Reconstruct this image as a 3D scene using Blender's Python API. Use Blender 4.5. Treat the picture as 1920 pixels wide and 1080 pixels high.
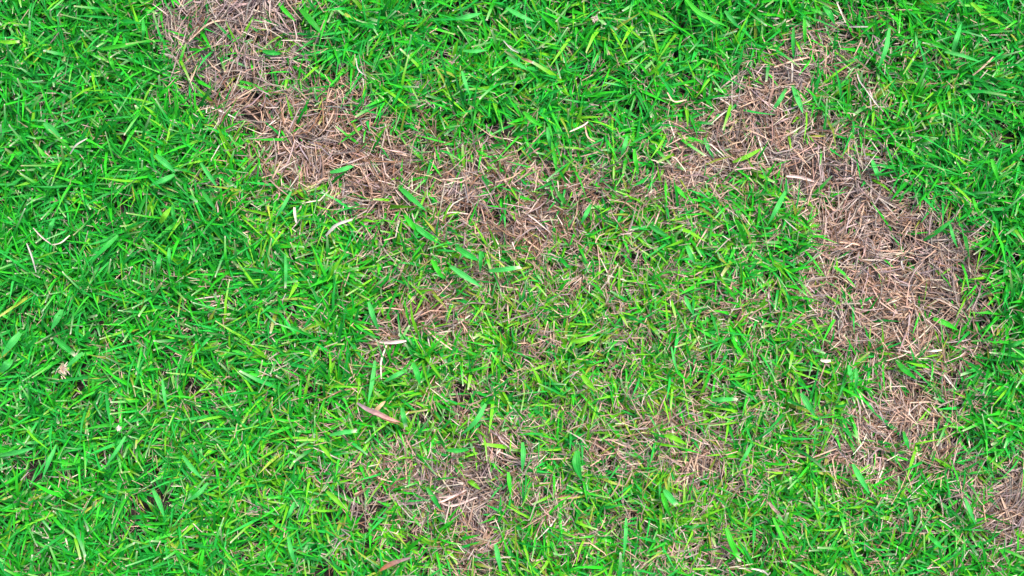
import bpy, math
import numpy as np

# ------------------------------------------------------------------ camera, light, exposure
scene = bpy.context.scene
for o in list(bpy.data.objects):
    bpy.data.objects.remove(o)
R = math.radians
COL = scene.collection

FRAME_W = 1.20            # metres of lawn across the picture
PITCH = R(5.0)            # camera leans five degrees off straight down
HEIGHT = 1.50
LENS = 45.0
cam_data = bpy.data.cameras.new('camera')
cam_data.lens = LENS
cam_data.sensor_width = 36.0
cam_data.clip_start = 0.05
cam_data.clip_end = 1000.0
cam = bpy.data.objects.new('camera', cam_data)
COL.objects.link(cam)
CAM = np.array([0.0, -HEIGHT * math.tan(PITCH), HEIGHT])
cam.location = CAM
cam.rotation_euler = (PITCH, 0, 0)
scene.camera = cam

SUN_EL, SUN_AZ = R(58), R(35)      # azimuth clockwise from +Y
world = bpy.data.worlds.new('World')
scene.world = world
world.use_nodes = True
wn = world.node_tree.nodes
wl = world.node_tree.links
bgn = wn['Background']
sky = wn.new('ShaderNodeTexSky')
sky.sky_type = 'NISHITA'
sky.sun_disc = False
sky.sun_elevation = SUN_EL
sky.sun_rotation = SUN_AZ
sky.dust_density = 3.0
sky.ozone_density = 1.0
wl.new(sky.outputs[0], bgn.inputs[0])
bgn.inputs[1].default_value = 0.07
sun_d = bpy.data.lights.new('sun', 'SUN')
sun_d.energy = 1.5
sun_d.angle = R(16)
sun_d.color = (1.0, 0.93, 0.84)
sun = bpy.data.objects.new('sun', sun_d)
COL.objects.link(sun)
sun.rotation_euler = (math.pi / 2 - SUN_EL, 0, -SUN_AZ + math.pi)
# aim: the lamp shines along its local -Z, so place it by direction
from mathutils import Vector
sdir = Vector((math.sin(SUN_AZ) * math.cos(SUN_EL), math.cos(SUN_AZ) * math.cos(SUN_EL), math.sin(SUN_EL)))
sun.rotation_euler = sdir.to_track_quat('Z', 'Y').to_euler()
sun.location = (1, 1, 3)

scene.view_settings.view_transform = 'Standard'
scene.view_settings.look = 'None'
scene.view_settings.gamma = 1.0
scene.view_settings.exposure = 2.3
scene.view_settings.use_curve_mapping = False
scene.render.engine = 'CYCLES'
scene.render.resolution_x = 1024
scene.render.resolution_y = 576
scene.cycles.max_bounces = 8
scene.cycles.transmission_bounces = 6

# ------------------------------------------------------------------ picture <-> ground
cp, sp = math.cos(PITCH), math.sin(PITCH)

def px2w(px, py, z=0.0):
    """photo pixel (1920 x 1080) -> point on the horizontal plane z"""
    px = np.asarray(px, float); py = np.asarray(py, float)
    s = 36.0 / LENS / 1920.0
    dx = (px - 960) * s
    dy = -(py - 540) * s
    dz = -1.0
    wy = dy * cp - dz * sp
    wz = dy * sp + dz * cp
    t = (z - CAM[2]) / wz
    return CAM[0] + dx * t, CAM[1] + wy * t

def w2px(x, y, z=0.0):
    vx = x - CAM[0]; vy = y - CAM[1]; vz = z - CAM[2]
    cy = vy * cp + vz * sp
    cz = -vy * sp + vz * cp
    s = 36.0 / LENS / 1920.0
    return 960 + vx / (-cz) / s, 540 - cy / (-cz) / s

# ------------------------------------------------------------------ fields
def make_noise(seed):
    r = np.random.default_rng(seed)
    tab = r.random((256, 256))
    def f(x, y):
        xi = np.floor(x).astype(int); yi = np.floor(y).astype(int)
        fx = x - xi; fy = y - yi
        fx = fx * fx * (3 - 2 * fx); fy = fy * fy * (3 - 2 * fy)
        a = tab[xi & 255, yi & 255]; b = tab[(xi + 1) & 255, yi & 255]
        c = tab[xi & 255, (yi + 1) & 255]; d = tab[(xi + 1) & 255, (yi + 1) & 255]
        return (a * (1 - fx) + b * fx) * (1 - fy) + (c * (1 - fx) + d * fx) * fy
    return f
NZ = [make_noise(s) for s in range(40, 52)]

def fbm(i, x, y, scale):
    return (NZ[i](x / scale + 7.3, y / scale + 3.1) * 0.6
            + NZ[(i + 1) % 12](x / scale * 2.1, y / scale * 2.1 + 11.0) * 0.27
            + NZ[(i + 2) % 12](x / scale * 4.3 + 5, y / scale * 4.3) * 0.13)

# dead areas, in photo pixels: cx, cy, rx, ry, angle, strength
BLOBS = [
    # the upper left patch and its tail to the centre
    (445, 40, 105, 75, 0, .96), (425, 130, 85, 60, 0, .95), (450, 200, 75, 50, 20, .92), (540, 100, 60, 60, 0, .70),
    (520, 225, 90, 60, 25, .90), (610, 240, 90, 60, 20, .88), (640, 190, 70, 40, 20, .62), (560, 300, 95, 45, 10, .78),
    (690, 310, 100, 45, 15, .84), (770, 270, 65, 40, 20, .62), (660, 370, 60, 40, 0, .66), (820, 345, 75, 48, 15, .84),
    (880, 400, 60, 55, 45, .86), (945, 430, 80, 36, 10, .84), (1030, 390, 75, 36, -25, .84), (1110, 350, 65, 34, -10, .70),
    (940, 330, 70, 36, 0, .60), (1110, 260, 42, 45, 0, .60), (1000, 320, 60, 40, 0, .5), (985, 470, 40, 18, 0, .3),
    (505, 330, 60, 30, 0, .45), (740, 350, 60, 40, 0, .6),
    # small patch below the centre left
    (770, 588, 75, 34, 5, .85), (715, 640, 60, 26, -10, .5), (790, 480, 45, 26, 0, .45), (840, 600, 36, 26, 0, .5),
    (700, 690, 40, 40, 0, .38), (880, 530, 50, 20, 0, .30),
    # the right hand chain
    (1480, 100, 42, 50, 0, .72), (1545, 130, 46, 34, 30, .56), (1450, 160, 60, 35, -20, .80), (1400, 205, 85, 38, -10, .72),
    (1440, 240, 60, 28, 0, .72), (1360, 265, 90, 34, -15, .80), (1310, 320, 90, 46, -8, .80), (1400, 310, 70, 30, -25, .62),
    (1500, 260, 55, 35, 0, .66), (1480, 300, 60, 40, 10, .72), (1570, 310, 80, 48, 15, .90), (1530, 355, 60, 30, 0, .8),
    (1640, 390, 95, 55, 15, .96), (1590, 440, 70, 55, 0, .90), (1700, 430, 75, 60, 20, .95), (1640, 500, 110, 60, 0, .96),
    (1720, 520, 70, 50, 0, .90), (1640, 575, 110, 45, 5, .94), (1740, 590, 80, 50, 10, .88), (1810, 570, 50, 70, 0, .70),
    (1790, 480, 55, 60, 0, .60), (1690, 640, 90, 34, 5, .82), (1830, 640, 50, 45, 0, .5), (1520, 520, 50, 60, 0, .55),
    (1560, 660, 50, 40, 0, .55), (1690, 720, 80, 38, 0, .68), (1700, 770, 80, 46, 0, .76), (1650, 820, 85, 40, 0, .70),
    (1570, 840, 70, 34, 0, .50), (1760, 820, 90, 34, 20, .52), (1800, 880, 85, 34, 10, .50), (1680, 900, 65, 34, 0, .46),
    (1780, 700, 60, 50, 0, .42), (1580, 50, 65, 36, 0, .52), (1700, 45, 50, 30, 0, .36), (1230, 340, 60, 34, 0, .40),
    (1215, 400, 80, 34, 0, .42), (1440, 560, 70, 40, 0, .40), (1290, 400, 70, 28, 0, .42),
    # bottom centre
    (850, 912, 60, 40, 10, 1.0), (875, 955, 52, 36, 0, .97), (800, 885, 44, 20, 0, .5), (872, 1015, 50, 45, 0, .86),
    (850, 1060, 60, 35, 0, .55), (930, 835, 80, 32, 0, .66), (990, 870, 60, 28, 0, .30), (740, 940, 40, 50, 0, .22),
    (920, 905, 50, 35, 0, .6), (1010, 960, 30, 30, 0, .25),
    # small chain right of it
    (1255, 785, 66, 26, 10, .66), (1320, 850, 36, 48, 10, .72), (1290, 905, 50, 34, 0, .55), (1240, 840, 40, 20, 0, .22),
    (1380, 1040, 45, 30, 0, .28), (1290, 1060, 60, 30, 0, .40),
    # bottom right corner
    (1905, 990, 75, 55, 0, .98), (1910, 900, 50, 50, 0, .82), (1870, 940, 45, 35, 0, .66), (1960, 960, 70, 90, 0, .9),
    (480, -30, 120, 50, 0, .95),
]
# loosely mixed straw among the green
MIX = [
    (1050, 700, 420, 330, 0, .30), (1000, 540, 150, 60, 0, .36), (1500, 800, 420, 300, 0, .28), (1250, 430, 300, 120, 0, .24),
    (1000, 900, 300, 200, 0, .30), (550, 400, 160, 60, 0, .24), (400, 620, 240, 130, 0, .13), (350, 740, 120, 50, 0, .16),
    (450, 360, 160, 70, 15, .16), (1700, 150, 200, 120, 0, .16), (830, 200, 120, 90, 0, .16), (1480, 200, 250, 150, 0, .2),
    (150, 1000, 300, 120, 0, .09), (600, 980, 200, 140, 0, .08), (1600, 950, 300, 160, 0, .18),
]

def blobs(px, py, lst, power=1.35):
    keep = np.ones_like(px)
    for cx, cy, rx, ry, a, s in lst:
        c, q = math.cos(R(a)), math.sin(R(a))
        ux = ((px - cx) * c + (py - cy) * q) / rx
        uy = (-(px - cx) * q + (py - cy) * c) / ry
        keep *= 1 - s * np.exp(-0.85 * (ux * ux + uy * uy) ** power)
    return 1 - keep

def dead(x, y, raw=False):
    px, py = w2px(x, y, 0.015)
    wx = (fbm(0, px, py, 60) - .5) * 70
    wy = (fbm(3, px, py, 60) - .5) * 70
    d = blobs(px + wx, py + wy, BLOBS)
    m = blobs(px + wx, py + wy, MIX, 1.0)
    n = fbm(6, px, py, 34)
    m = np.clip(m * np.clip((n - .30) * 3.0, 0.05, 1.5), 0, .62) * .60
    d = np.clip(d * (1 + (n - .5) * .45), 0, 1)
    return 1 - (1 - d) * (1 - m) * .965

HOLLOWS = [(440, 170, 24, 20, 0, 1), (1690, 425, 26, 16, 0, 1), (1700, 460, 26, 18, 0, 1), (910, 890, 34, 18, 0, 1), (898, 990, 28, 20, 0, 1),
           (1105, 292, 14, 10, 0, 1), (775, 568, 40, 16, 0, 1), (1640, 395, 18, 10, 0, .8), (500, 150, 24, 10, 30, 1),
           (620, 230, 30, 12, 20, .8), (600, 290, 24, 12, 0, .8), (700, 330, 26, 12, 0, .8), (1070, 395, 26, 12, -25, .8),
           (1500, 330, 24, 20, 60, .9), (1545, 255, 18, 10, 0, .9), (905, 385, 22, 14, 0, .8), (680, 650, 18, 26, 0, .7),
           (1150, 330, 22, 10, 0, .7), (1640, 520, 24, 10, 0, .8), (1000, 340, 18, 10, 0, .7), (1280, 305, 18, 8, 0, .6),
           (470, 15, 26, 14, 0, .9), (1000, 820, 22, 12, 0, .8), (1695, 805, 22, 9, 0, .7), (1860, 990, 10, 10, 0, .8),
           (1140, 900, 30, 16, 0, .5), (1560, 775, 16, 8, 0, .6), (1760, 830, 20, 8, 0, .6)]

def hollow(x, y):
    px, py = w2px(x, y, 0.005)
    wx = (fbm(5, px, py, 30) - .5) * 26
    return blobs(px + wx, py - wx * .7, HOLLOWS, 1.2)

def ground_z(x, y):
    fade = np.clip(1.6 - np.maximum(np.abs(x) / .75, np.abs(y) / .5), 0, 1)
    return ((fbm(8, x, y, .11) - .5) * .020 + (fbm(2, x, y, .03) - .5) * .005) - hollow(x, y) * .007 * fade

def canopy(x, y, d):
    return ground_z(x, y) + 0.027 * (1 - d) ** .7 + 0.009

# ------------------------------------------------------------------ materials
def new_mat(name):
    m = bpy.data.materials.new(name)
    m.use_nodes = True
    nt = m.node_tree
    for n in list(nt.nodes):
        nt.nodes.remove(n)
    return m, nt, nt.nodes, nt.links

def leaf_mat(name, rough, spec, transl, vein, tcol=(1.15, 1.1, .6), blotch=.0, ncol=3.0):
    m, nt, N, L = new_mat(name)
    out = N.new('ShaderNodeOutputMaterial')
    at = N.new('ShaderNodeAttribute'); at.attribute_name = 'pigment'
    uv = N.new('ShaderNodeUVMap')
    sep = N.new('ShaderNodeSeparateXYZ'); L.new(uv.outputs[0], sep.inputs[0])
    # lengthwise veins: thin lines across the blade's width
    mul = N.new('ShaderNodeMath'); mul.operation = 'MULTIPLY'; mul.inputs[1].default_value = 6.2832 * ncol
    L.new(sep.outputs[0], mul.inputs[0])
    sn = N.new('ShaderNodeMath'); sn.operation = 'SINE'; L.new(mul.outputs[0], sn.inputs[0])
    geo = N.new('ShaderNodeNewGeometry')
    nz = N.new('ShaderNodeTexNoise'); nz.inputs['Scale'].default_value = 180; nz.inputs['Detail'].default_value = 3
    L.new(geo.outputs['Position'], nz.inputs['Vector'])
    mr = N.new('ShaderNodeMapRange')
    mr.inputs['From Min'].default_value = .3; mr.inputs['From Max'].default_value = .7
    mr.inputs['To Min'].default_value = 1 - blotch; mr.inputs['To Max'].default_value = 1 + blotch
    L.new(nz.outputs[0], mr.inputs['Value'])
    va = N.new('ShaderNodeMath'); va.operation = 'MULTIPLY_ADD'; va.inputs[1].default_value = vein
    L.new(sn.outputs[0], va.inputs[0]); L.new(mr.outputs[0], va.inputs[2])
    col = N.new('ShaderNodeVectorMath'); col.operation = 'SCALE'
    L.new(at.outputs['Color'], col.inputs[0]); L.new(va.outputs[0], col.inputs['Scale'])
    p = N.new('ShaderNodeBsdfPrincipled')
    L.new(col.outputs[0], p.inputs['Base Color'])
    p.inputs['Roughness'].default_value = rough
    p.inputs['Specular IOR Level'].default_value = spec
    bp = N.new('ShaderNodeBump'); bp.inputs['Strength'].default_value = .35; bp.inputs['Distance'].default_value = .0003
    L.new(sn.outputs[0], bp.inputs['Height']); L.new(bp.outputs[0], p.inputs['Normal'])
    tr = N.new('ShaderNodeBsdfTranslucent')
    tc = N.new('ShaderNodeVectorMath'); tc.operation = 'MULTIPLY'; tc.inputs[1].default_value = tcol
    L.new(col.outputs[0], tc.inputs[0]); L.new(tc.outputs[0], tr.inputs[0])
    mx = N.new('ShaderNodeMixShader'); mx.inputs[0].default_value = transl
    L.new(p.outputs[0], mx.inputs[1]); L.new(tr.outputs[0], mx.inputs[2])
    L.new(mx.outputs[0], out.inputs[0])
    return m

M_GREEN = leaf_mat('living_grass', .48, .22, .30, .06, blotch=.10)
M_STRAW = leaf_mat('dry_straw', .62, .25, .12, .10, tcol=(1, .9, .75), blotch=.16)
M_LITTER = leaf_mat('brown_litter', .55, .30, .10, .14, tcol=(1, .8, .6), blotch=.30, ncol=5)

m, nt, N, L = new_mat('soil')
out = N.new('ShaderNodeOutputMaterial')
p = N.new('ShaderNodeBsdfPrincipled'); p.inputs['Roughness'].default_value = .95
geo = N.new('ShaderNodeNewGeometry')
n1 = N.new('ShaderNodeTexNoise'); n1.inputs['Scale'].default_value = 60; n1.inputs['Detail'].default_value = 8
n2 = N.new('ShaderNodeTexNoise'); n2.inputs['Scale'].default_value = 600; n2.inputs['Detail'].default_value = 4
L.new(geo.outputs['Position'], n1.inputs['Vector']); L.new(geo.outputs['Position'], n2.inputs['Vector'])
cr = N.new('ShaderNodeValToRGB')
cr.color_ramp.elements[0].position = .3; cr.color_ramp.elements[0].color = (.005, .004, .0035, 1)
cr.color_ramp.elements[1].position = .75; cr.color_ramp.elements[1].color = (.026, .019, .016, 1)
L.new(n1.outputs[0], cr.inputs[0])
# far lawn: the sheet itself turns to grass colour where no blades are grown any more
sx = N.new('ShaderNodeVectorMath'); sx.operation = 'LENGTH'; L.new(geo.outputs['Position'], sx.inputs[0])
far = N.new('ShaderNodeMapRange'); far.inputs['From Min'].default_value = 3.2; far.inputs['From Max'].default_value = 4.5
L.new(sx.outputs['Value'], far.inputs['Value'])
cg = N.new('ShaderNodeValToRGB')
cg.color_ramp.elements[0].position = .3; cg.color_ramp.elements[0].color = (.008, .06, .008, 1)
cg.color_ramp.elements[1].position = .7; cg.color_ramp.elements[1].color = (.03, .15, .015, 1)
L.new(n1.outputs[0], cg.inputs[0])
mxc = N.new('ShaderNodeMixRGB'); L.new(far.outputs[0], mxc.inputs[0]); L.new(cr.outputs[0], mxc.inputs[1]); L.new(cg.outputs[0], mxc.inputs[2])
L.new(mxc.outputs[0], p.inputs['Base Color'])
b = N.new('ShaderNodeBump'); b.inputs['Strength'].default_value = 1; b.inputs['Distance'].default_value = .002
L.new(n2.outputs[0], b.inputs['Height']); L.new(b.outputs[0], p.inputs['Normal'])
L.new(p.outputs[0], out.inputs[0])
M_SOIL = m

# ------------------------------------------------------------------ the ground: one sheet to the horizon
def axis(half, step):
    a = list(np.arange(0, half + 1e-6, step))
    s = step
    while a[-1] < 250:
        s *= 1.35
        a.append(a[-1] + s)
    a = np.array(a)
    return np.concatenate([-a[:0:-1], a])
gx, gy = axis(.80, .008), axis(.56, .008)
GX, GY = np.meshgrid(gx, gy)
far_fade = np.clip((4.0 - np.hypot(GX, GY)) / 2.0, 0, 1)
GZ = ground_z(GX, GY) * far_fade
nx, ny = len(gx), len(gy)
verts = np.stack([GX.ravel(), GY.ravel(), GZ.ravel()], 1)
ii, jj = np.meshgrid(np.arange(nx - 1), np.arange(ny - 1))
k0 = (jj * nx + ii).ravel()
faces = np.stack([k0, k0 + 1, k0 + nx + 1, k0 + nx], 1)

def mesh_np(name, verts, faces, mat, uv=None, col=None):
    me = bpy.data.meshes.new(name)
    nf = len(faces); k = faces.shape[1]
    me.vertices.add(len(verts)); me.vertices.foreach_set('co', np.ascontiguousarray(verts, dtype=np.float32).ravel())
    me.loops.add(nf * k); me.loops.foreach_set('vertex_index', np.ascontiguousarray(faces, dtype=np.int32).ravel())
    me.polygons.add(nf)
    me.polygons.foreach_set('loop_start', np.arange(0, nf * k, k, dtype=np.int32))
    me.polygons.foreach_set('use_smooth', np.ones(nf, dtype=bool))
    me.update(calc_edges=True)
    if uv is not None:
        ul = me.uv_layers.new(name='UVMap')
        ul.data.foreach_set('uv', np.ascontiguousarray(uv[faces.ravel()], dtype=np.float32).ravel())
    if col is not None:
        ca = me.color_attributes.new('pigment', 'FLOAT_COLOR', 'POINT')
        c4 = np.ones((len(verts), 4), np.float32); c4[:, :3] = col
        ca.data.foreach_set('color', c4.ravel())
    me.materials.append(mat)
    me.validate()
    return me

def link(name, me):
    o = bpy.data.objects.new(name, me)
    COL.objects.link(o)
    return o

o = link('ground', mesh_np('ground', verts, faces, M_SOIL))
o['kind'] = 'structure'
o['label'] = 'dark brown soil showing in gaps between the grass and straw'
o['category'] = 'ground'

# ------------------------------------------------------------------ blades in bulk
def blades(rng, x, y, az, length, width, pitch0, pitch1, roll, curl, tipw, basew, col_base, col_mid, col_tip, z0=None,
           K=5, fold=.18, cols=3, tcut=.93, ground=True, gz=None):
    """vectorised strips: N blades, K segments, `cols` vertices across. angles in radians"""
    n = len(x)
    ts = np.concatenate([np.linspace(0, tcut, K), [1.0]])
    nr = K + 1
    P = np.zeros((n, nr, 3)); T = np.zeros((n, nr, 3))
    g0 = ground_z(x, y) if gz is None else gz
    P[:, 0, 0] = x; P[:, 0, 1] = y; P[:, 0, 2] = g0 + (0 if z0 is None else z0)
    for i in range(nr):
        t = ts[i]
        e = pitch0 + (pitch1 - pitch0) * t ** .75
        a = az + curl * t
        T[:, i] = np.stack([np.cos(a) * np.cos(e), np.sin(a) * np.cos(e), np.sin(e)], 1)
        if i:
            Tm = (T[:, i] + T[:, i - 1]) * .5
            P[:, i] = P[:, i - 1] + Tm * ((ts[i] - ts[i - 1]) * length)[:, None]
    if ground:
        gz_ = ground_z(P[:, :, 0], P[:, :, 1]) if gz is None else np.zeros(P.shape[:2])
        P[:, :, 2] = np.maximum(P[:, :, 2], gz_ + .0008)
    # across direction with roll
    up = np.array([0, 0, 1.0])
    S = np.cross(T, up); S /= np.linalg.norm(S, axis=2, keepdims=True) + 1e-9
    Nn = np.cross(S, T)
    rl = roll[:, None, None] * (0.6 + 0.4 * ts[None, :, None])
    A = S * np.cos(rl) + Nn * np.sin(rl)
    B = -S * np.sin(rl) + Nn * np.cos(rl)
    prof = np.zeros((n, nr))
    for i, t in enumerate(ts):
        body = basew + (1 - basew) * np.minimum(1, t / .35)
        taper = np.where(t > .45, 1 - (1 - tipw) * ((t - .45) / .55) ** 1.6, 1.0)
        prof[:, i] = body * taper
    hw = prof * width[:, None] * .5
    V = np.zeros((n, nr, cols, 3))
    if cols == 3:
        V[:, :, 0] = P - A * hw[..., None]
        V[:, :, 1] = P - B * (hw * 2 * fold)[..., None]
        V[:, :, 2] = P + A * hw[..., None]
    else:
        V[:, :, 0] = P - A * hw[..., None]
        V[:, :, 1] = P + A * hw[..., None]
    # ragged mown end: push the tip vertices to different lengths
    rag = (rng.random((n, cols)) - .5) * 1.1 * (tipw[:, None] if hasattr(tipw, '__len__') else tipw)
    V[:, -1] += T[:, -1][:, None, :] * (rag * width[:, None])[..., None]
    UV = np.zeros((n, nr, cols, 2))
    UV[..., 0] = np.linspace(0, 1, cols)[None, None, :]
    UV[..., 1] = ts[None, :, None]
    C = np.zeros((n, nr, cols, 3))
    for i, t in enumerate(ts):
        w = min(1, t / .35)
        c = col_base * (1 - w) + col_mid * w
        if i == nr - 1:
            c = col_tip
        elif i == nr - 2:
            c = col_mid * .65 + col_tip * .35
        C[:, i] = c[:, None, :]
    vi = np.arange(n * nr * cols).reshape(n, nr, cols)
    F = np.stack([vi[:, :-1, :-1], vi[:, :-1, 1:], vi[:, 1:, 1:], vi[:, 1:, :-1]], -1).reshape(-1, 4)
    return V.reshape(-1, 3), F, UV.reshape(-1, 2), C.reshape(-1, 3)

def join(parts):
    vs, fs, us, cs, off = [], [], [], [], 0
    for v, f, u, c in parts:
        vs.append(v); fs.append(f + off); us.append(u); cs.append(c); off += len(v)
    return np.concatenate(vs), np.concatenate(fs), np.concatenate(us), np.concatenate(cs)

# pigments (linear)
C_TEAL = np.array([.014, .300, .036])
C_MID = np.array([.026, .390, .014])
C_DEEP = np.array([.007, .220, .014])
C_LIME = np.array([.130, .430, .014])
C_YEL = np.array([.260, .330, .040])
C_TAN = np.array([.540, .355, .260])
C_PINK = np.array([.490, .370, .335])
C_PALE = np.array([.640, .540, .440])
C_BROWN = np.array([.240, .130, .075])
C_GREY = np.array([.300, .240, .230])
C_WHITE = np.array([.46, .42, .38])

def pick(rng, n, table):
    w = np.array([t[0] for t in table], float)
    if w.ndim == 1:
        w = np.repeat((w / w.sum())[None], n, 0)
    cs = np.cumsum(w, 1)
    r = rng.random(n)[:, None] * cs[:, -1:]
    k = (r > cs).sum(1)
    k = np.clip(k, 0, len(table) - 1)
    return np.array([t[1] for t in table])[k]

def pickw(rng, W, colours):
    cs = np.cumsum(W, 1)
    r = rng.random(len(W))[:, None] * cs[:, -1:]
    k = np.clip((r > cs).sum(1), 0, W.shape[1] - 1)
    return np.array(colours)[k]

CX, CY = 1.35, .90       # densely grown rectangle
TX, TY = .45, .30        # tile of the lawn around it

def scatter(rng, n, w, h, prob):
    xs, ys = [], []
    got = 0
    while got < n:
        x = (rng.random(n) - .5) * w; y = (rng.random(n) - .5) * h
        k = rng.random(n) < prob(x, y)
        xs.append(x[k]); ys.append(y[k]); got += k.sum()
    return np.concatenate(xs)[:n], np.concatenate(ys)[:n]

def lime_zone(x, y):
    px, py = w2px(x, y)
    return np.clip(blobs(px, py, [(1040, 600, 230, 170, 0, .95), (600, 960, 240, 160, 0, .35), (1050, 820, 300, 180, 0, .6),
                                  (620, 420, 180, 80, 0, .35), (980, 100, 220, 140, 0, .22), (350, 800, 250, 120, 0, .25),
                                  (1350, 950, 200, 120, 0, .35)], 1.0), 0, 1)

def deep_zone(x, y):
    px, py = w2px(x, y)
    return blobs(px, py, [(120, 320, 330, 380, 0, .85), (1900, 380, 120, 280, 0, .6), (1200, 40, 160, 90, 0, .4),
                          (160, 760, 260, 220, 0, .45), (480, 560, 200, 120, 0, .3), (1860, 120, 120, 140, 0, .5)], 1.0)

def green_cloud(rng, n, w, h, tile=False, K=5, cols=3, short=False):
    """tufts of three to five blades fanning out of one shoot"""
    per = 4
    nt_ = n // per
    if tile:
        tx = (rng.random(nt_) - .5) * w; ty = (rng.random(nt_) - .5) * h
    else:
        # short blades also stand thinly in the dead zones
        def prob(x, y):
            d = dead(x, y)
            clump = np.clip((fbm(4, x, y, .017) - .36) * 3.4, .05, 1)
            return np.clip((1 - d) ** (1.35 if not short else .8), .035, 1) * clump * (1 - .85 * hollow(x, y))
        tx, ty = scatter(rng, nt_, w, h, prob)
    x = np.repeat(tx, per) + rng.normal(0, .0022, nt_ * per)
    y = np.repeat(ty, per) + rng.normal(0, .0022, nt_ * per)
    n = len(x)
    # neighbouring shoots lean alike
    lean = fbm(9, np.repeat(tx, per), np.repeat(ty, per), .05) * math.tau * 2.2
    taz = np.repeat(rng.random(nt_) * math.tau, per)
    az = np.where(rng.random(n) < .38, lean + rng.normal(0, .5, n), taz + rng.normal(0, 1.0, n))
    d = np.zeros(n) if tile else dead(x, y)
    lz = np.full(n, .1) if tile else np.clip(lime_zone(x, y) + .35 * blobs(*w2px(x, y), MIX, 1.0), 0, 1)
    dz = np.full(n, .3) if tile else deep_zone(x, y)
    if short:
        L_ = rng.uniform(.010, .026, n); W_ = rng.uniform(.0011, .0024, n)
    else:
        L_ = np.clip(rng.lognormal(math.log(.036), .34, n), .016, .078) * (1 - .25 * lz)
        W_ = np.clip(rng.lognormal(math.log(.0029), .28, n), .0014, .0055) * (1 - .12 * lz)
        L_ *= 1 - .2 * d
    p0 = rng.uniform(R(48), R(86), n)
    p1 = rng.uniform(R(-18), R(34), n)
    roll = rng.normal(0, R(26), n)
    curl = rng.normal(0, .28, n)
    cut = rng.random(n) < (.40 if short else .20)
    tipw = np.where(cut, rng.uniform(.25, .6, n), .05)
    nz = fbm(7, x, y, .07)
    W = np.stack([.30 + .5 * (nz > .5) + .15 * dz, .62 - .2 * lz + 0 * x, .14 + .75 * dz, .07 + .85 * lz + .25 * d, .008 + .08 * lz + .13 * d], 1)
    mid = pickw(rng, W, [C_TEAL, C_MID, C_DEEP, C_LIME, C_YEL])
    mid = mid * rng.uniform(.72, 1.28, n)[:, None] * (1 + rng.normal(0, .05, (n, 3)))
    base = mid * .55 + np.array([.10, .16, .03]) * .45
    tip = np.where(cut[:, None], pickw(rng, np.tile([.5, .3, .2], (n, 1)), [C_PALE, C_TAN, C_WHITE]), mid * 1.05)
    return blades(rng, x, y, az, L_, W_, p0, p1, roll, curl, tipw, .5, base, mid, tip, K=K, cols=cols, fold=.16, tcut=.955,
                  gz=np.zeros(n) if tile else None)

rng = np.random.default_rng(11)
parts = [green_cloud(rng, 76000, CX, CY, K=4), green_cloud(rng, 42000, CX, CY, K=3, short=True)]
me = mesh_np('green_grass', *join(parts)[:2], M_GREEN, *join(parts)[2:])
o = link('green_grass', me)
o['kind'] = 'stuff'; o['category'] = 'grass'
o['label'] = 'dense bright green lawn grass with mown pale tips covering most of the ground'

# ---- lawn continuing beyond the picture: one tile repeated by geometry nodes
rt = np.random.default_rng(5)
tp = [green_cloud(rt, 8000, TX, TY, tile=True, K=4, cols=2), green_cloud(rt, 4400, TX, TY, tile=True, K=2, cols=2, short=True)]
tj = join(tp)
o = link('surrounding_grass', mesh_np('surrounding_grass', tj[0], tj[1], M_GREEN, tj[2], tj[3]))
o['kind'] = 'stuff'; o['category'] = 'grass'
o['label'] = 'green lawn grass carrying on beyond the edges of the view'
ng = bpy.data.node_groups.new('spread_tiles', 'GeometryNodeTree')
ng.interface.new_socket('Geometry', in_out='INPUT', socket_type='NodeSocketGeometry')
ng.interface.new_socket('Geometry', in_out='OUTPUT', socket_type='NodeSocketGeometry')
gi = ng.nodes.new('NodeGroupInput'); go = ng.nodes.new('NodeGroupOutput')
grid = ng.nodes.new('GeometryNodeMeshGrid')
NXT, NYT = 19, 27
grid.inputs['Size X'].default_value = TX * (NXT - 1); grid.inputs['Size Y'].default_value = TY * (NYT - 1)
grid.inputs['Vertices X'].default_value = NXT; grid.inputs['Vertices Y'].default_value = NYT
pos = ng.nodes.new('GeometryNodeInputPosition')
sepn = ng.nodes.new('ShaderNodeSeparateXYZ'); ng.links.new(pos.outputs[0], sepn.inputs[0])
def absless(sock, lim):
    a = ng.nodes.new('ShaderNodeMath'); a.operation = 'ABSOLUTE'; ng.links.new(sock, a.inputs[0])
    c = ng.nodes.new('ShaderNodeMath'); c.operation = 'LESS_THAN'; ng.links.new(a.outputs[0], c.inputs[0]); c.inputs[1].default_value = lim
    return c.outputs[0]
both = ng.nodes.new('ShaderNodeMath'); both.operation = 'MULTIPLY'
ng.links.new(absless(sepn.outputs[0], TX * 1.5), both.inputs[0]); ng.links.new(absless(sepn.outputs[1], TY * 1.5), both.inputs[1])
dele = ng.nodes.new('GeometryNodeDeleteGeometry'); dele.domain = 'POINT'
ng.links.new(grid.outputs[0], dele.inputs[0]); ng.links.new(both.outputs[0], dele.inputs[1])
inst = ng.nodes.new('GeometryNodeInstanceOnPoints')
ng.links.new(dele.outputs[0], inst.inputs['Points']); ng.links.new(gi.outputs[0], inst.inputs['Instance'])
ri = ng.nodes.new('FunctionNodeRandomValue'); ri.data_type = 'INT'
ri.inputs[4].default_value = 0; ri.inputs[5].default_value = 1
mu = ng.nodes.new('ShaderNodeMath'); mu.operation = 'MULTIPLY'; mu.inputs[1].default_value = math.pi
ng.links.new(ri.outputs[2], mu.inputs[0])
cxyz = ng.nodes.new('ShaderNodeCombineXYZ'); ng.links.new(mu.outputs[0], cxyz.inputs[2])
ng.links.new(cxyz.outputs[0], inst.inputs['Rotation'])
ng.links.new(inst.outputs[0], go.inputs[0])
md = o.modifiers.new('spread', 'NODES'); md.node_group = ng

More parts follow.
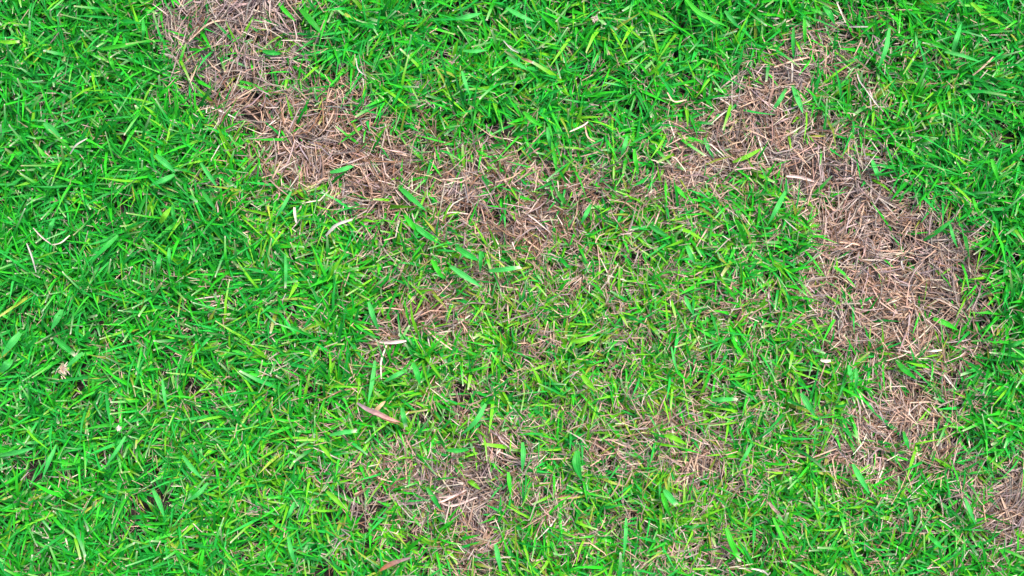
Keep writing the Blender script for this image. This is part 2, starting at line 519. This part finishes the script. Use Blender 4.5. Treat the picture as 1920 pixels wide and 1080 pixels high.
# ------------------------------------------------------------------ straw
def straw_colours(rng, x, y, n):
    px, py = w2px(x, y)
    lil = blobs(px, py, [(440, 60, 160, 120, 0, .8), (860, 920, 90, 60, 0, .9), (1440, 150, 60, 40, 0, .8), (1900, 980, 90, 80, 0, .7),
                         (1560, 320, 90, 50, 0, .6), (1700, 480, 80, 60, 0, .5), (900, 370, 90, 50, 0, .4)], 1.2)
    br = blobs(px, py, [(640, 270, 200, 90, 15, .7), (960, 390, 160, 80, 0, .6), (770, 590, 110, 60, 0, .8), (1120, 350, 100, 60, 0, .6)], 1.2)
    W = np.stack([.46 - .28 * lil - .12 * br, .20 + .30 * lil, .13 - .08 * br + 0 * x, .16 - .06 * lil + .3 * br, .08 + .34 * lil + .05 * br], 1)
    c = pickw(rng, W, [C_TAN, C_PINK, C_PALE, C_BROWN, C_GREY])
    return c * (rng.uniform(.26, 1.05, n) * (1 - .15 * lil))[:, None] * (1 + rng.normal(0, .04, (n, 3)))

def straw_cloud(rng, n, w, h, prob, per, lo, hi, wlo, whi, spread, top=.012, K=3, pitch=(4, 40)):
    nb = n // per
    bx, by = scatter(rng, nb, w, h, prob)
    flow = fbm(10, bx, by, .06) * math.tau * 2.5
    ba = np.where(rng.random(nb) < .45, flow + rng.normal(0, .4, nb), rng.random(nb) * math.tau)
    bc = rng.normal(0, .55, nb)
    x = np.repeat(bx, per) + rng.normal(0, .0048, nb * per)
    y = np.repeat(by, per) + rng.normal(0, .0048, nb * per)
    n = len(x)
    az = np.repeat(ba, per) + rng.normal(0, spread, n)
    curl = np.repeat(bc, per) + rng.normal(0, .35, n)
    L_ = rng.uniform(lo, hi, n); W_ = rng.uniform(wlo, whi, n)
    p0 = rng.uniform(R(pitch[0]), R(pitch[1]), n); p1 = rng.uniform(R(-22), R(16), n)
    roll = rng.normal(0, R(40), n)
    z0 = rng.random(n) ** 1.4 * top
    tipw = rng.uniform(.15, .7, n)
    mid = straw_colours(rng, x, y, n)
    return (x, y), dict(az=az, length=L_, width=W_, pitch0=p0, pitch1=p1, roll=roll, curl=curl, tipw=tipw, basew=.8,
                        col_base=mid * .9, col_mid=mid, col_tip=mid * 1.15, z0=z0, K=K, fold=.3)

def prob_dead(x, y):
    d = dead(x, y)
    gap = np.clip((fbm(1, x, y, .020) - .36) * 5.5, .04, 1)
    return np.clip((d - .08) / .75, 0, 1) ** 1.25 * (1 - .8 * hollow(x, y)) * gap

rs = np.random.default_rng(23)
(sx_, sy_), kw = straw_cloud(rs, 24000, CX, CY, prob_dead, 6, .014, .046, .0008, .0019, .34, top=.017)

# which patch does a straw belong to?
PATCHES = [
    ('wide upper left patch of matted greyish pink dead straw reaching to the top edge', [(445, 60), (430, 160), (540, 110)]),
    ('tangled brown dead straw band running from the upper left patch towards the centre', [(560, 260), (660, 290), (760, 310), (660, 370)]),
    ('dead straw patch around the centre, just right of the crossing long green blades', [(850, 360), (930, 430), (1030, 390), (1110, 350), (1110, 260)]),
    ('small dark dead patch in green grass above the brown fallen leaf', [(765, 585), (720, 640), (790, 490)]),
    ('thin pinkish dead straw band slanting from the upper right down to the middle right', [(1480, 110), (1440, 190), (1370, 260), (1310, 320), (1545, 130)]),
    ('largest patch of thick pinkish tan dead straw, on the right side', [(1560, 310), (1640, 400), (1640, 500), (1690, 590), (1800, 570), (1700, 480)]),
    ('ragged brown straw mixed with green below the largest right patch', [(1700, 760), (1640, 830), (1790, 870), (1570, 660)]),
    ('nest of lilac grey dead straw near the bottom centre', [(855, 920), (870, 1000), (930, 835), (800, 885)]),
    ('short pale stubble patch between the bottom centre nest and the right side', [(1260, 785), (1320, 850), (1290, 920)]),
    ('flattened dead straw patch cut off by the bottom right corner', [(1900, 990), (1905, 900)]),
]
px_, py_ = w2px(sx_, sy_)
cent = [(i, c) for i, (_, cs) in enumerate(PATCHES) for c in cs]
D2 = np.stack([np.hypot(px_ - c[0], py_ - c[1]) for _, c in cent], 1)
own = np.array([i for i, _ in cent])[D2.argmin(1)]
scattered = (D2.min(1) > 125) | (dead(sx_, sy_) < .5)
own[scattered] = -1

def sub(kw, m):
    return {k: (v[m] if isinstance(v, np.ndarray) else v) for k, v in kw.items()}

for i, (lab, _) in enumerate(PATCHES):
    mk = own == i
    v, f, u, c = blades(rs, sx_[mk], sy_[mk], **sub(kw, mk))
    o = link('dead_straw_patch', mesh_np('dead_straw_patch', v, f, M_STRAW, u, c))
    o['kind'] = 'stuff'; o['category'] = 'dead grass'; o['label'] = lab; o['group'] = 'patches of dead straw in the lawn'

mk = own == -1
sc = [blades(rs, sx_[mk], sy_[mk], **sub(kw, mk))]
# short pale bits standing all through the green
def prob_bits(x, y):
    d = dead(x, y)
    m_ = blobs(*w2px(x, y, .015), MIX, 1.0)
    cl = np.clip((fbm(3, x, y, .025) - .34) * 4, .12, 1)
    return np.clip(.07 + (1.15 * m_ + 1.1 * d * (1 - d)) * cl - .15 * d, 0.02, 1)
(x, y), kb = straw_cloud(rs, 42000, CX, CY, prob_bits, 4, .006, .020, .0007, .0015, .6, top=.024, K=2, pitch=(10, 65))
sc.append(blades(rs, x, y, **kb))
j = join(sc)
o = link('scattered_straw', mesh_np('scattered_straw', j[0], j[1], M_STRAW, j[2], j[3]))
o['kind'] = 'stuff'; o['category'] = 'dead grass'
o['label'] = 'short pale straw bits scattered thinly all through the green grass'

# dark thatch lying on the soil
def prob_th(x, y):
    return .45 + .15 * dead(x, y)
(x, y), kt = straw_cloud(rs, 14000, CX, CY, prob_th, 3, .012, .036, .0006, .0013, 1.2, top=.004, K=2, pitch=(-3, 14))
n = len(x)
cc = pickw(rs, np.tile([.5, .3, .2], (n, 1)), [np.array([.035, .022, .017]), np.array([.07, .052, .05]), np.array([.12, .07, .045])]) * rs.uniform(.4, 1.1, n)[:, None]
kt.update(col_base=cc, col_mid=cc, col_tip=cc, cols=2)
v, f, u, c = blades(rs, x, y, **kt)
o = link('thatch', mesh_np('thatch', v, f, M_STRAW, u, c))
o['kind'] = 'stuff'; o['category'] = 'thatch'
o['label'] = 'dark brown layer of old fine thatch lying on the soil under the grass'

# ------------------------------------------------------------------ single blades, straws and leaves that can be picked out
def smooth_path(P, n=11):
    P = np.array(P, float)
    if len(P) == 2:
        P = np.array([P[0], (P[0] + P[1]) / 2, P[1]])
    t = np.linspace(0, 1, n)
    k = len(P) - 1
    # Catmull-Rom through the points
    Q = np.concatenate([[2 * P[0] - P[1]], P, [2 * P[-1] - P[-2]]])
    out_ = []
    for tt in t:
        s = min(tt * k, k - 1e-6); i = int(s); u = s - i
        a, b_, c_, d_ = Q[i], Q[i + 1], Q[i + 2], Q[i + 3]
        out_.append(.5 * ((2 * b_) + (-a + c_) * u + (2 * a - 5 * b_ + 4 * c_ - d_) * u * u + (-a + 3 * b_ - 3 * c_ + d_) * u ** 3))
    return np.array(out_)

def strip_mesh(name, path, width, prof, c0, c1, ctip, mat, fold=.18, cols=5, roll=0., ragged=0., rng=None, wob=.0, tube=False):
    P = path; n = len(P)
    T = np.gradient(P, axis=0); T /= np.linalg.norm(T, axis=1, keepdims=True)
    S = np.cross(T, [0, 0, 1.]); S /= np.linalg.norm(S, axis=1, keepdims=True) + 1e-9
    Nn = np.cross(S, T)
    ts = np.linspace(0, 1, n)
    rr = roll * (.5 + .5 * ts)[:, None]
    A = S * np.cos(rr) + Nn * np.sin(rr); B = -S * np.sin(rr) + Nn * np.cos(rr)
    w = np.array([prof(t) for t in ts]) * width * .5
    if wob and rng is not None:
        w = w * (1 + rng.normal(0, wob, n))
    ucol = np.linspace(0, 1, cols)
    V, U, C = [], [], []
    for i in range(n):
        for j_, u_ in enumerate(ucol):
            if tube:
                a = u_ * math.tau
                q = P[i] + A[i] * w[i] * math.cos(a) + B[i] * w[i] * math.sin(a)
            else:
                s = u_ * 2 - 1
                q = P[i] + A[i] * w[i] * s - B[i] * (1 - abs(s)) * fold * 2 * w[i]
                if i == n - 1 and ragged:
                    q = q + T[i] * rng.normal(0, ragged * width)
            V.append(q); U.append((u_, ts[i]))
            t = ts[i]
            c = np.array(c0) * (1 - t) + np.array(c1) * t
            if i >= n - 1 and ctip is not None:
                c = np.array(ctip)
            elif i == n - 2 and ctip is not None:
                c = c * .6 + np.array(ctip) * .4
            C.append(c)
    vi = np.arange(n * cols).reshape(n, cols)
    F = np.stack([vi[:-1, :-1], vi[:-1, 1:], vi[1:, 1:], vi[1:, :-1]], -1).reshape(-1, 4)
    return mesh_np(name, np.array(V), F, mat, np.array(U), np.array(C))

def place(pts, lift=0.0, arch=.004, end=-.003):
    """pixel points -> world path lying over the canopy"""
    out_ = []
    m_ = len(pts) - 1
    for i, (a, b_) in enumerate(pts):
        x0, y0 = px2w(a, b_, .02)
        d = dead(np.array([x0]), np.array([y0]))[0]
        z = float(canopy(np.array([x0]), np.array([y0]), np.array([d]))[0]) + lift
        t = i / m_
        z += arch * 4 * t * (1 - t) + end * abs(2 * t - 1)
        x1, y1 = px2w(a, b_, z)
        out_.append((float(x1), float(y1), z))
    return out_

PXM = FRAME_W / 1920.0
PAL = {'green': C_MID, 'teal': C_TEAL, 'dark': C_DEEP, 'lime': C_LIME, 'light': np.array([.040, .38, .070])}
WORD = {'green': 'mid green', 'teal': 'bluish green', 'dark': 'dark green', 'lime': 'yellowish green', 'light': 'light green'}

def blade_prof(cut):
    def f(t):
        b_ = .55 + .45 * min(1, t / .3)
        if t > .5:
            b_ *= 1 - (.35 if cut else .96) * ((t - .5) / .5) ** 1.7
        return b_
    return f

# colour, width px, cut?, points
BL = [
 ('dark', 11, 0, [(560, 13), (584, 40), (607, 68)]), ('green', 7, 0, [(520, 3), (536, 22), (554, 40)]), ('teal', 8, 0, [(492, 95), (510, 99), (529, 101)]),
 ('teal', 6, 0, [(268, 36), (269, 56), (267, 75)]), ('green', 7, 0, [(185, 93), (225, 86), (266, 78)]), ('lime', 6, 1, [(0, 78), (18, 79), (37, 78)]),
 ('light', 11, 0, [(82, 230), (97, 243), (113, 256)]), ('green', 7, 0, [(205, 99), (209, 117), (216, 136)]),
 ('light', 8, 0, [(1473, 358), (1458, 388), (1440, 421)]), ('light', 8, 0, [(1634, 298), (1642, 318), (1648, 339)]), ('green', 6, 0, [(1824, 370), (1830, 387), (1836, 404)]),
 ('light', 6, 0, [(1781, 420), (1787, 443), (1796, 466)]), ('green', 7, 0, [(1859, 298), (1866, 318), (1872, 339)]), ('teal', 7, 0, [(1732, 451), (1762, 431), (1794, 406)]),
 ('light', 7, 0, [(703, 676), (698, 715), (690, 757)]), ('teal', 9, 0, [(774, 680), (782, 700), (788, 722)]), ('light', 8, 0, [(911, 757), (892, 790), (864, 816)]),
 ('light', 8, 1, [(753, 764), (757, 782), (761, 801)]), ('light', 8, 0, [(980, 829), (981, 855), (979, 884)]), ('lime', 6, 0, [(599, 833), (612, 848), (625, 866)]),
 ('teal', 7, 0, [(837, 844), (858, 845), (880, 843)]), ('light', 7, 1, [(618, 816), (643, 811), (668, 808)]), ('light', 7, 0, [(763, 694), (741, 704), (717, 718)]),
 ('teal', 8, 0, [(1694, 808), (1699, 825), (1705, 843)]), ('light', 9, 0, [(1599, 870), (1613, 896), (1631, 927)]), ('light', 7, 0, [(1704, 948), (1708, 964), (1713, 982)]),
 ('teal', 7, 0, [(1741, 1004), (1755, 1017), (1771, 1031)]), ('light', 7, 0, [(1809, 934), (1819, 958), (1830, 985)]), ('green', 7, 0, [(1449, 970), (1464, 1002), (1481, 1036)]),
 ('lime', 10, 0, [(1903, 992), (1912, 1001), (1924, 1011)]), ('teal', 13, 0, [(1083, 845), (1081, 870), (1091, 902)]), ('green', 7, 0, [(953, 885), (955, 905), (958, 928)]),
 ('teal', 8, 0, [(801, 915), (814, 936), (829, 959)]), ('lime', 8, 0, [(871, 896), (886, 906), (902, 919)]), ('light', 8, 0, [(929, 1020), (934, 1045), (941, 1074)]),
 ('teal', 9, 0, [(746, 348), (770, 370), (801, 397)]), ('light', 8, 0, [(691, 566), (699, 592), (711, 622)]), ('green', 8, 0, [(759, 403), (771, 420), (784, 437)]),
 ('teal', 10, 0, [(856, 463), (876, 477), (899, 489)]), ('teal', 7, 0, [(901, 471), (901, 491), (900, 512)]), ('light', 8, 1, [(916, 508), (946, 505), (976, 501)]),
 ('light', 9, 0, [(844, 499), (872, 518), (904, 539)]), ('green', 7, 0, [(809, 486), (819, 505), (832, 524)]),
 ('light', 8, 0, [(949, 14), (975, 29), (1004, 41)]), ('light', 6, 0, [(868, 95), (891, 96), (914, 94)]), ('light', 8, 0, [(951, 106), (970, 119), (992, 131)]),
 ('light', 6, 0, [(866, 133), (873, 156), (881, 179)]), ('light', 8, 0, [(854, 36), (878, 31), (904, 24)]), ('green', 8, 0, [(981, 209), (998, 225), (1019, 238)]),
 ('green', 8, 0, [(1286, -2), (1312, 24), (1366, 51)]), ('light', 7, 0, [(1359, 20), (1371, 35), (1386, 51)]), ('green', 6, 0, [(1508, 30), (1509, 60), (1510, 91)]),
 ('teal', 6, 0, [(1488, 51), (1487, 81), (1488, 111)]), ('teal', 10, 0, [(1544, 10), (1557, 27), (1566, 46)]), ('light', 8, 0, [(1668, 52), (1661, 92), (1646, 129)]),
 ('light', 7, 0, [(1476, 163), (1462, 188), (1444, 213)]), ('light', 9, 0, [(1486, 160), (1496, 185), (1506, 213)]), ('lime', 8, 0, [(1821, 5), (1850, 29), (1884, 48)]),
 ('light', 8, 0, [(1786, 98), (1794, 72), (1803, 43)]), ('light', 6, 0, [(1771, 97), (1804, 104), (1841, 117)]), ('light', 9, 0, [(92, 436), (96, 422), (103, 408)]),
 ('light', 10, 0, [(291, 290), (309, 305), (329, 324)]), ('light', 8, 0, [(328, 327), (306, 337), (281, 348)]), ('light', 7, 0, [(376, 305), (392, 329), (411, 356)]),
 ('teal', 7, 0, [(379, 358), (392, 377), (406, 396)]), ('teal', 8, 0, [(221, 441), (197, 464), (169, 491)]), ('lime', 9, 0, [(300, 418), (309, 404), (321, 388)]),
 ('teal', 7, 0, [(323, 384), (325, 402), (329, 421)]), ('light', 6, 0, [(317, 464), (317, 480), (318, 496)]), ('teal', 7, 0, [(299, 476), (297, 494), (295, 513)]),
 ('light', 8, 0, [(619, 323), (645, 317), (673, 306)]), ('teal', 9, 0, [(774, 419), (795, 437), (821, 456)]), ('light', 6, 0, [(546, 359), (532, 385), (516, 411)]),
 ('light', 5, 1, [(535, 476), (536, 508), (535, 541)]), ('light', 6, 0, [(1026, 238), (1029, 260), (1034, 283)]), ('green', 6, 0, [(1034, 266), (1040, 296), (1044, 329)]),
 ('light', 7, 0, [(1176, 255), (1171, 274), (1164, 293)]), ('green', 7, 0, [(1189, 279), (1192, 303), (1198, 328)]), ('light', 7, 0, [(1321, 258), (1328, 277), (1339, 297)]),
 ('lime', 7, 0, [(1374, 304), (1402, 293), (1434, 275)]), ('green', 8, 0, [(1264, 346), (1275, 359), (1288, 374)]), ('dark', 7, 0, [(1041, 354), (1055, 374), (1073, 391)]),
 ('light', 7, 0, [(1108, 384), (1099, 401), (1089, 421)]), ('light', 7, 0, [(1287, 461), (1295, 478), (1303, 496)]), ('light', 8, 0, [(1217, 421), (1234, 433), (1254, 443)]),
 ('light', 12, 0, [(116, 580), (107, 597), (96, 619)]), ('light', 13, 0, [(21, 673), (12, 684), (0, 699)]), ('light', 12, 0, [(38, 624), (22, 643), (2, 669)]),
 ('teal', 9, 1, [(101, 633), (120, 649), (142, 667)]), ('light', 5, 0, [(304, 711), (308, 741), (313, 772)]), ('light', 8, 0, [(156, 661), (140, 674), (121, 691)]),
 ('lime', 7, 0, [(1071, 640), (1096, 637), (1123, 631)]), ('lime', 9, 0, [(1091, 703), (1102, 717), (1117, 732)]), ('light', 6, 0, [(1284, 555), (1291, 572), (1301, 592)]),
 ('light', 4, 0, [(1259, 650), (1264, 676), (1272, 703)]), ('light', 7, 1, [(1335, 750), (1358, 749), (1383, 748)]), ('dark', 11, 0, [(1681, 674), (1695, 692), (1722, 713)]),
 ('green', 9, 0, [(1750, 597), (1773, 606), (1798, 620)]), ('light', 7, 0, [(1591, 684), (1595, 701), (1599, 719)]), ('light', 6, 0, [(1605, 690), (1606, 711), (1604, 732)]),
 ('light', 9, 0, [(1502, 737), (1514, 758), (1530, 783)]), ('teal', 8, 0, [(1887, 650), (1904, 645), (1926, 636)]), ('light', 8, 0, [(0, 854), (32, 848), (67, 839)]),
 ('light', 7, 0, [(106, 834), (92, 864), (79, 898)]), ('light', 6, 0, [(235, 818), (218, 846), (197, 875)]), ('light', 8, 0, [(286, 917), (298, 942), (308, 970)]),
 ('light', 7, 0, [(390, 905), (371, 926), (345, 943)]), ('light', 7, 0, [(342, 854), (359, 877), (380, 898)]), ('light', 7, 0, [(540, 1006), (546, 1034), (555, 1062)]),
 ('light', 7, 0, [(552, 941), (545, 959), (536, 976)]), ('lime', 8, 0, [(612, 921), (630, 937), (650, 957)]), ('light', 10, 1, [(1245, 918), (1256, 932), (1270, 949)]),
 ('green', 8, 0, [(1241, 924), (1248, 946), (1258, 970)]), ('lime', 8, 0, [(1246, 816), (1266, 822), (1289, 834)]), ('green', 9, 1, [(1362, 990), (1372, 1019), (1387, 1051)]),
 ('light', 6, 0, [(1174, 971), (1173, 1006), (1169, 1046)]), ('light', 6, 0, [(1410, 832), (1399, 852), (1385, 877)]),
]

LANDMARKS = [
 (0, 0, 'the top left corner'), (1920, 0, 'the top right corner'), (0, 1080, 'the bottom left corner'), (1920, 1080, 'the bottom right corner'),
 (440, 110, 'the upper left dead patch'), (710, 773, 'the split brown leaf'), (1650, 470, 'the largest dead patch'),
 (860, 930, 'the lilac straw nest'), (770, 590, 'the small dark patch'), (950, 420, 'the central dead patch'),
 (660, 300, 'the brown straw band'), (1400, 250, 'the thin pinkish band'), (1270, 820, 'the pale stubble'),
 (1700, 790, 'the ragged brown straw'), (636, 422, 'the thick curved straw'), (992, 116, 'the narrow brown leaf'),
 (60, 483, 'the bowed white straw'), (742, 1055, 'the curled brown leaf'), (1620, 165, 'the white wiry straws'),
 (1117, 36, 'the whitish seed head'), (0, 540, 'the left edge middle'), (1920, 540, 'the right edge middle'), (330, 1080, 'the lower left edge'),
 (1300, 1080, 'the lower right edge'), (1060, 560, 'the yellowish area'), (330, 640, 'the green area'),
]
def bearing(dx, dy):
    a = math.degrees(math.atan2(-dy, dx)) % 360
    return ['right of', 'up right of', 'above', 'up left of', 'left of', 'down left of', 'below', 'down right of'][int((a + 22.5) // 45) % 8]
def slant(p, q):
    dx, dy = q[0] - p[0], q[1] - p[1]
    a = math.degrees(math.atan2(-dy, dx)) % 180
    if a < 15 or a > 165: return 'lying level'
    if 75 < a < 105: return 'upright'
    return 'rising right' if a < 90 else 'falling right'
USED = {}
def where(pts, words):
    cx, cy = pts[len(pts) // 2]
    best = sorted(LANDMARKS, key=lambda l: math.hypot(cx - l[0], cy - l[1]))
    for lm in best[:4]:
        d = math.hypot(cx - lm[0], cy - lm[1])
        near = 'close ' if d < 70 else ''
        s = '%s %s, %s%s %s' % (words, slant(pts[0], pts[-1]), near, bearing(cx - lm[0], cy - lm[1]), lm[2])
        if d < 14:
            s = '%s %s, at %s' % (words, slant(pts[0], pts[-1]), lm[2])
        if len(s.split()) > 16:
            s = s.replace(' grass', '').replace(', mown end,', '')
        if s not in USED:
            USED[s] = 1
            return s
    return s

rb = np.random.default_rng(77)
for col, w, cut, pts in BL:
    c = PAL[col] * rb.uniform(.88, 1.1)
    path = smooth_path(place(pts, lift=.006, arch=rb.uniform(.001, .005), end=-.005), 10)
    me = strip_mesh('grass_blade', path, w * 1.12 * PXM, blade_prof(cut), c * .8 + np.array([.02, .04, .005]), c * 1.05,
                    C_PALE if cut else None, M_GREEN, fold=.15, cols=5, roll=rb.normal(0, .25), ragged=.25 if cut else 0, rng=rb)
    o = link('grass_blade', me)
    ln = math.hypot(pts[0][0] - pts[-1][0], pts[0][1] - pts[-1][1])
    adj = ('broad ' if w >= 9 else '') + ('long ' if ln > 58 else 'short ' if ln < 36 else '')
    o['label'] = where(pts, adj + WORD[col] + ' grass blade' + (', mown end,' if cut else ''))
    o['category'] = 'grass blade'
    o['group'] = 'broad grass blades lying over the lawn'

# single straws: colour, width px, points, words
ST = [
 (C_WHITE * .85, 3, [(50, 456), (60, 482), (68, 511)], 'bowed white straw'), (C_PINK, 2.5, [(62, 427), (78, 444), (96, 458)], 'thin grey straw'),
 (C_PALE, 2.5, [(97, 459), (114, 455), (131, 441)], 'curved pale straw'), (C_WHITE * .8, 3, [(131, 289), (143, 272), (164, 259)], 'pale forked straw'),
 (C_WHITE * .85, 5.5, [(611, 442), (631, 422), (661, 411)], 'thick pale curved straw'), (C_TAN, 3, [(354, 77), (394, 43), (438, 37)], 'long arched tan straw'),
 (C_WHITE * .9, 2.5, [(667, 109), (674, 133), (703, 149)], 'hooked white straw'), (C_PALE, 3, [(725, 647), (715, 677), (715, 711)], 'bent pale straw'),
 (C_PINK * 1.2, 6, [(711, 641), (736, 642), (762, 639)], 'flat pinkish straw'), (C_WHITE, 2.5, [(1607, 138), (1612, 152), (1624, 168)], 'white wiry straw'),
 (C_WHITE, 2.5, [(1622, 166), (1634, 182), (1648, 201)], 'white wiry straw'), (C_WHITE * .9, 2.2, [(1627, 170), (1632, 188), (1634, 206)], 'white wiry straw'),
 (C_TAN * 1.15, 3.2, [(1451, 126), (1483, 115), (1518, 107)], 'long tan straw'), (C_PALE, 3, [(1484, 109), (1486, 131), (1485, 154)], 'pale straw'),
 (C_WHITE * .85, 3, [(1591, 50), (1609, 50), (1628, 50)], 'white straw'), (C_PALE, 3, [(1569, 4), (1577, 22), (1586, 43)], 'pale straw'),
 (C_TAN * 1.2, 2.6, [(1251, 173), (1264, 190), (1288, 187)], 'hooked tan straw'), (C_WHITE * .9, 2.4, [(944, 76), (958, 91), (973, 99)], 'curved white straw'),
 (C_WHITE * .9, 3, [(1691, 479), (1691, 494), (1696, 508)], 'white straw'), (C_PALE, 4, [(1731, 657), (1748, 658), (1767, 656)], 'pale straw'),
 (C_PALE * 1.05, 6, [(1538, 674), (1548, 677), (1559, 676)], 'stubby cream straw'), (C_TAN * .9, 3, [(1824, 141), (1843, 126), (1863, 106)], 'thin tan straw'),
 (C_PALE, 5, [(552, 388), (553, 402), (556, 418)], 'pale straw'), (C_PINK * 1.1, 5, [(1475, 330), (1503, 333), (1536, 343)], 'flat pinkish straw'),
 (C_PINK * 1.2, 4, [(822, 932), (846, 931), (872, 925)], 'lilac grey straw'), (C_PINK * 1.25, 3.5, [(812, 948), (843, 934), (877, 917)], 'lilac grey straw'),
 (C_PINK * 1.1, 4, [(822, 941), (850, 948), (895, 932)], 'lilac grey straw'), (C_PALE, 3, [(1385, 1065), (1420, 1068), (1441, 1078)], 'pale straw'),
 (C_WHITE * .9, 3, [(1420, 1067), (1431, 1070), (1441, 1078)], 'curved white straw'), (C_TAN * 1.1, 4, [(1560, 452), (1600, 456), (1622, 463)], 'thick tan straw'),
 (C_PALE, 3, [(1103, 228), (1092, 236), (1068, 247)], 'pale straw'), (C_TAN * 1.1, 3, [(1097, 236), (1102, 256), (1116, 266)], 'hooked tan straw'),
]
for c, w, pts, words in ST:
    path = smooth_path(place(pts, lift=.005, arch=.003, end=-.003), 12)
    me = strip_mesh('dry_straw', path, w * PXM, lambda t: .75 + .25 * math.sin(t * 3.1) - .5 * max(0, t - .8) * 4 * .5, c * .95, c, None, M_STRAW,
                    fold=.45, cols=5, rng=rb, wob=.06)
    o = link('dry_straw', me)
    o['label'] = where(pts, words); o['category'] = 'straw'; o['group'] = 'single straws lying over the lawn'

# fallen leaves
def leafprof(sharp=1.0):
    return lambda t: max(.06, (math.sin(math.pi * min(1, t * .92 + .06)) ** .7) * (1 - .25 * t) * sharp)

root = bpy.data.objects.new('fallen_leaf', None); COL.objects.link(root)
pts = [(670, 756), (690, 768), (708, 775), (730, 785), (752, 792)]
wp = place(pts, lift=.004, arch=.002, end=-.002)
root.location = wp[2]
root['label'] = 'long split brown fallen leaf with a small side lobe, grey at one end'; root['category'] = 'leaf'
def child(name, path, *a, **k):
    P = np.array(path) - np.array(wp[2])
    me = strip_mesh(name, P, *a, **k)
    c_ = link(name, me); c_.parent = root
    return c_
G1 = np.array([.16, .12, .14]); B1 = np.array([.36, .17, .13]); B2 = np.array([.40, .16, .09])
P = smooth_path(wp, 22)
child('leaf_blade', P, 10 * PXM, leafprof(), G1, B1 * 1.1, B2, M_LITTER, fold=.25, cols=7, rng=rb, wob=.05, roll=.2)
P2 = P[9:].copy(); P2[:, 0] -= .0012; P2[:, 1] -= .0024; P2[:, 2] -= .0004
child('leaf_margin', P2, 3.2 * PXM, leafprof(), np.array([.10, .06, .05]), B2 * .7, None, M_LITTER, fold=.3, cols=4, rng=rb, wob=.08)
wp2 = place([(700, 775), (708, 766), (716, 758), (723, 752)], lift=.006, arch=.002, end=-.002)
child('side_lobe', smooth_path(wp2, 14), 8 * PXM, leafprof(), np.array([.30, .26, .10]), np.array([.50, .27, .17]), None, M_LITTER, fold=.3, cols=6, rng=rb, wob=.05)

def leaf(name, pts, w, c0, c1, lab, cat, lift=.004, mat=M_LITTER, fold=.3, arch=.003):
    path = smooth_path(place(pts, lift=lift, arch=arch, end=-.003), 20)
    me = strip_mesh(name, path, w * PXM, leafprof(), np.array(c0), np.array(c1), None, mat, fold=fold, cols=7, rng=rb, wob=.06, roll=.25)
    o = link(name, me); o['label'] = lab; o['category'] = cat
    return o
leaf('fallen_leaf', [(712, 1070), (728, 1060), (745, 1053), (773, 1045)], 10, (.26, .10, .035), (.15, .11, .12), 'curled fallen leaf, half orange brown and half grey, at the bottom edge', 'leaf')
leaf('fallen_leaf', [(977, 109), (991, 114), (1008, 123)], 6.5, (.12, .07, .04), (.38, .22, .13), 'narrow brown fallen leaf sunk in the green grass near the top edge', 'leaf', lift=.003)
leaf('fallen_leaf', [(1440, 940), (1452, 955), (1468, 970)], 7, (.30, .20, .17), (.18, .12, .10), 'dull brown grass leaf lying left of a long green blade near the bottom right', 'leaf')

# dark curled twig on the right
path = smooth_path(place([(1746, 523), (1760, 519), (1775, 515), (1785, 523), (1787, 536)], lift=.003, arch=.003, end=-.002), 24)
me = strip_mesh('twig', path, 4.5 * PXM, lambda t: .5 + .5 * math.sin(math.pi * min(1, t + .12)) - .3 * t, np.array([.12, .09, .09]), np.array([.20, .15, .17]), None, M_LITTER, cols=8, tube=True, rng=rb, wob=.12)
o = link('twig', me); o['label'] = 'dark hooked twig at the right edge of the largest dead patch'; o['category'] = 'twig'

# seed heads: small fans of bristles on a stalk
def seed_head(cx, cy, r, cols_, nb_, lab, spread=math.tau, a0=0):
    base = place([(cx, cy), (cx + .1, cy)], lift=.004, arch=0, end=0)[0]
    root = bpy.data.objects.new('seed_head', None); COL.objects.link(root); root.location = base
    root['label'] = lab; root['category'] = 'seed head'
    a = a0 + (rb.random(nb_) - .5) * spread
    v = []
    x = rb.normal(0, r * .25, nb_) * PXM; y = rb.normal(0, r * .25, nb_) * PXM
    cc = pickw(rb, np.tile([.5, .3, .2], (nb_, 1)), cols_)
    V, F, U, C = blades(rb, x, y, a, rb.uniform(.5, 1.1, nb_) * r * PXM, rb.uniform(.9, 1.7, nb_) * PXM, rb.uniform(.1, 1.0, nb_), rb.uniform(-.2, .6, nb_),
                        rb.normal(0, .5, nb_), rb.normal(0, .4, nb_), rb.uniform(.1, .6, nb_), .8, cc, cc, cc, K=3, fold=.3, ground=False, gz=np.zeros(nb_))
    c1 = link('bristles', mesh_np('bristles', V, F, M_STRAW, U, C)); c1.parent = root; c1['kind'] = 'stuff'
    P = np.array([[0, 0, .001], [.0015, -.001, -.010], [.002, -.001, -.022]])
    me = strip_mesh('stalk', smooth_path(P, 6), .0012, lambda t: 1, C_TAN * .7, C_TAN * .7, None, M_STRAW, cols=6, tube=True)
    s = link('stalk', me); s.parent = root
seed_head(1117, 35, 9, [C_PALE * .8, C_PINK, C_GREY], 40, 'whitish bristly seed head among green blades near the top edge')
seed_head(115, 694, 14, [C_TAN, C_PINK, C_PALE], 46, 'tan crumbly seed head in the green grass near the left edge', spread=2.2, a0=0)
seed_head(222, 1068 - 268, 7, [C_WHITE, C_PALE, C_PINK], 30, 'pale brush of split blade tips in the lower left green area', spread=1.6, a0=-1.2)
print('tris', sum(len(m_.polygons) * 2 for m_ in bpy.data.meshes))
labs = [o.get('label') for o in bpy.data.objects if o.get('label')]
print('dup labels', [l for l in set(labs) if labs.count(l) > 1])
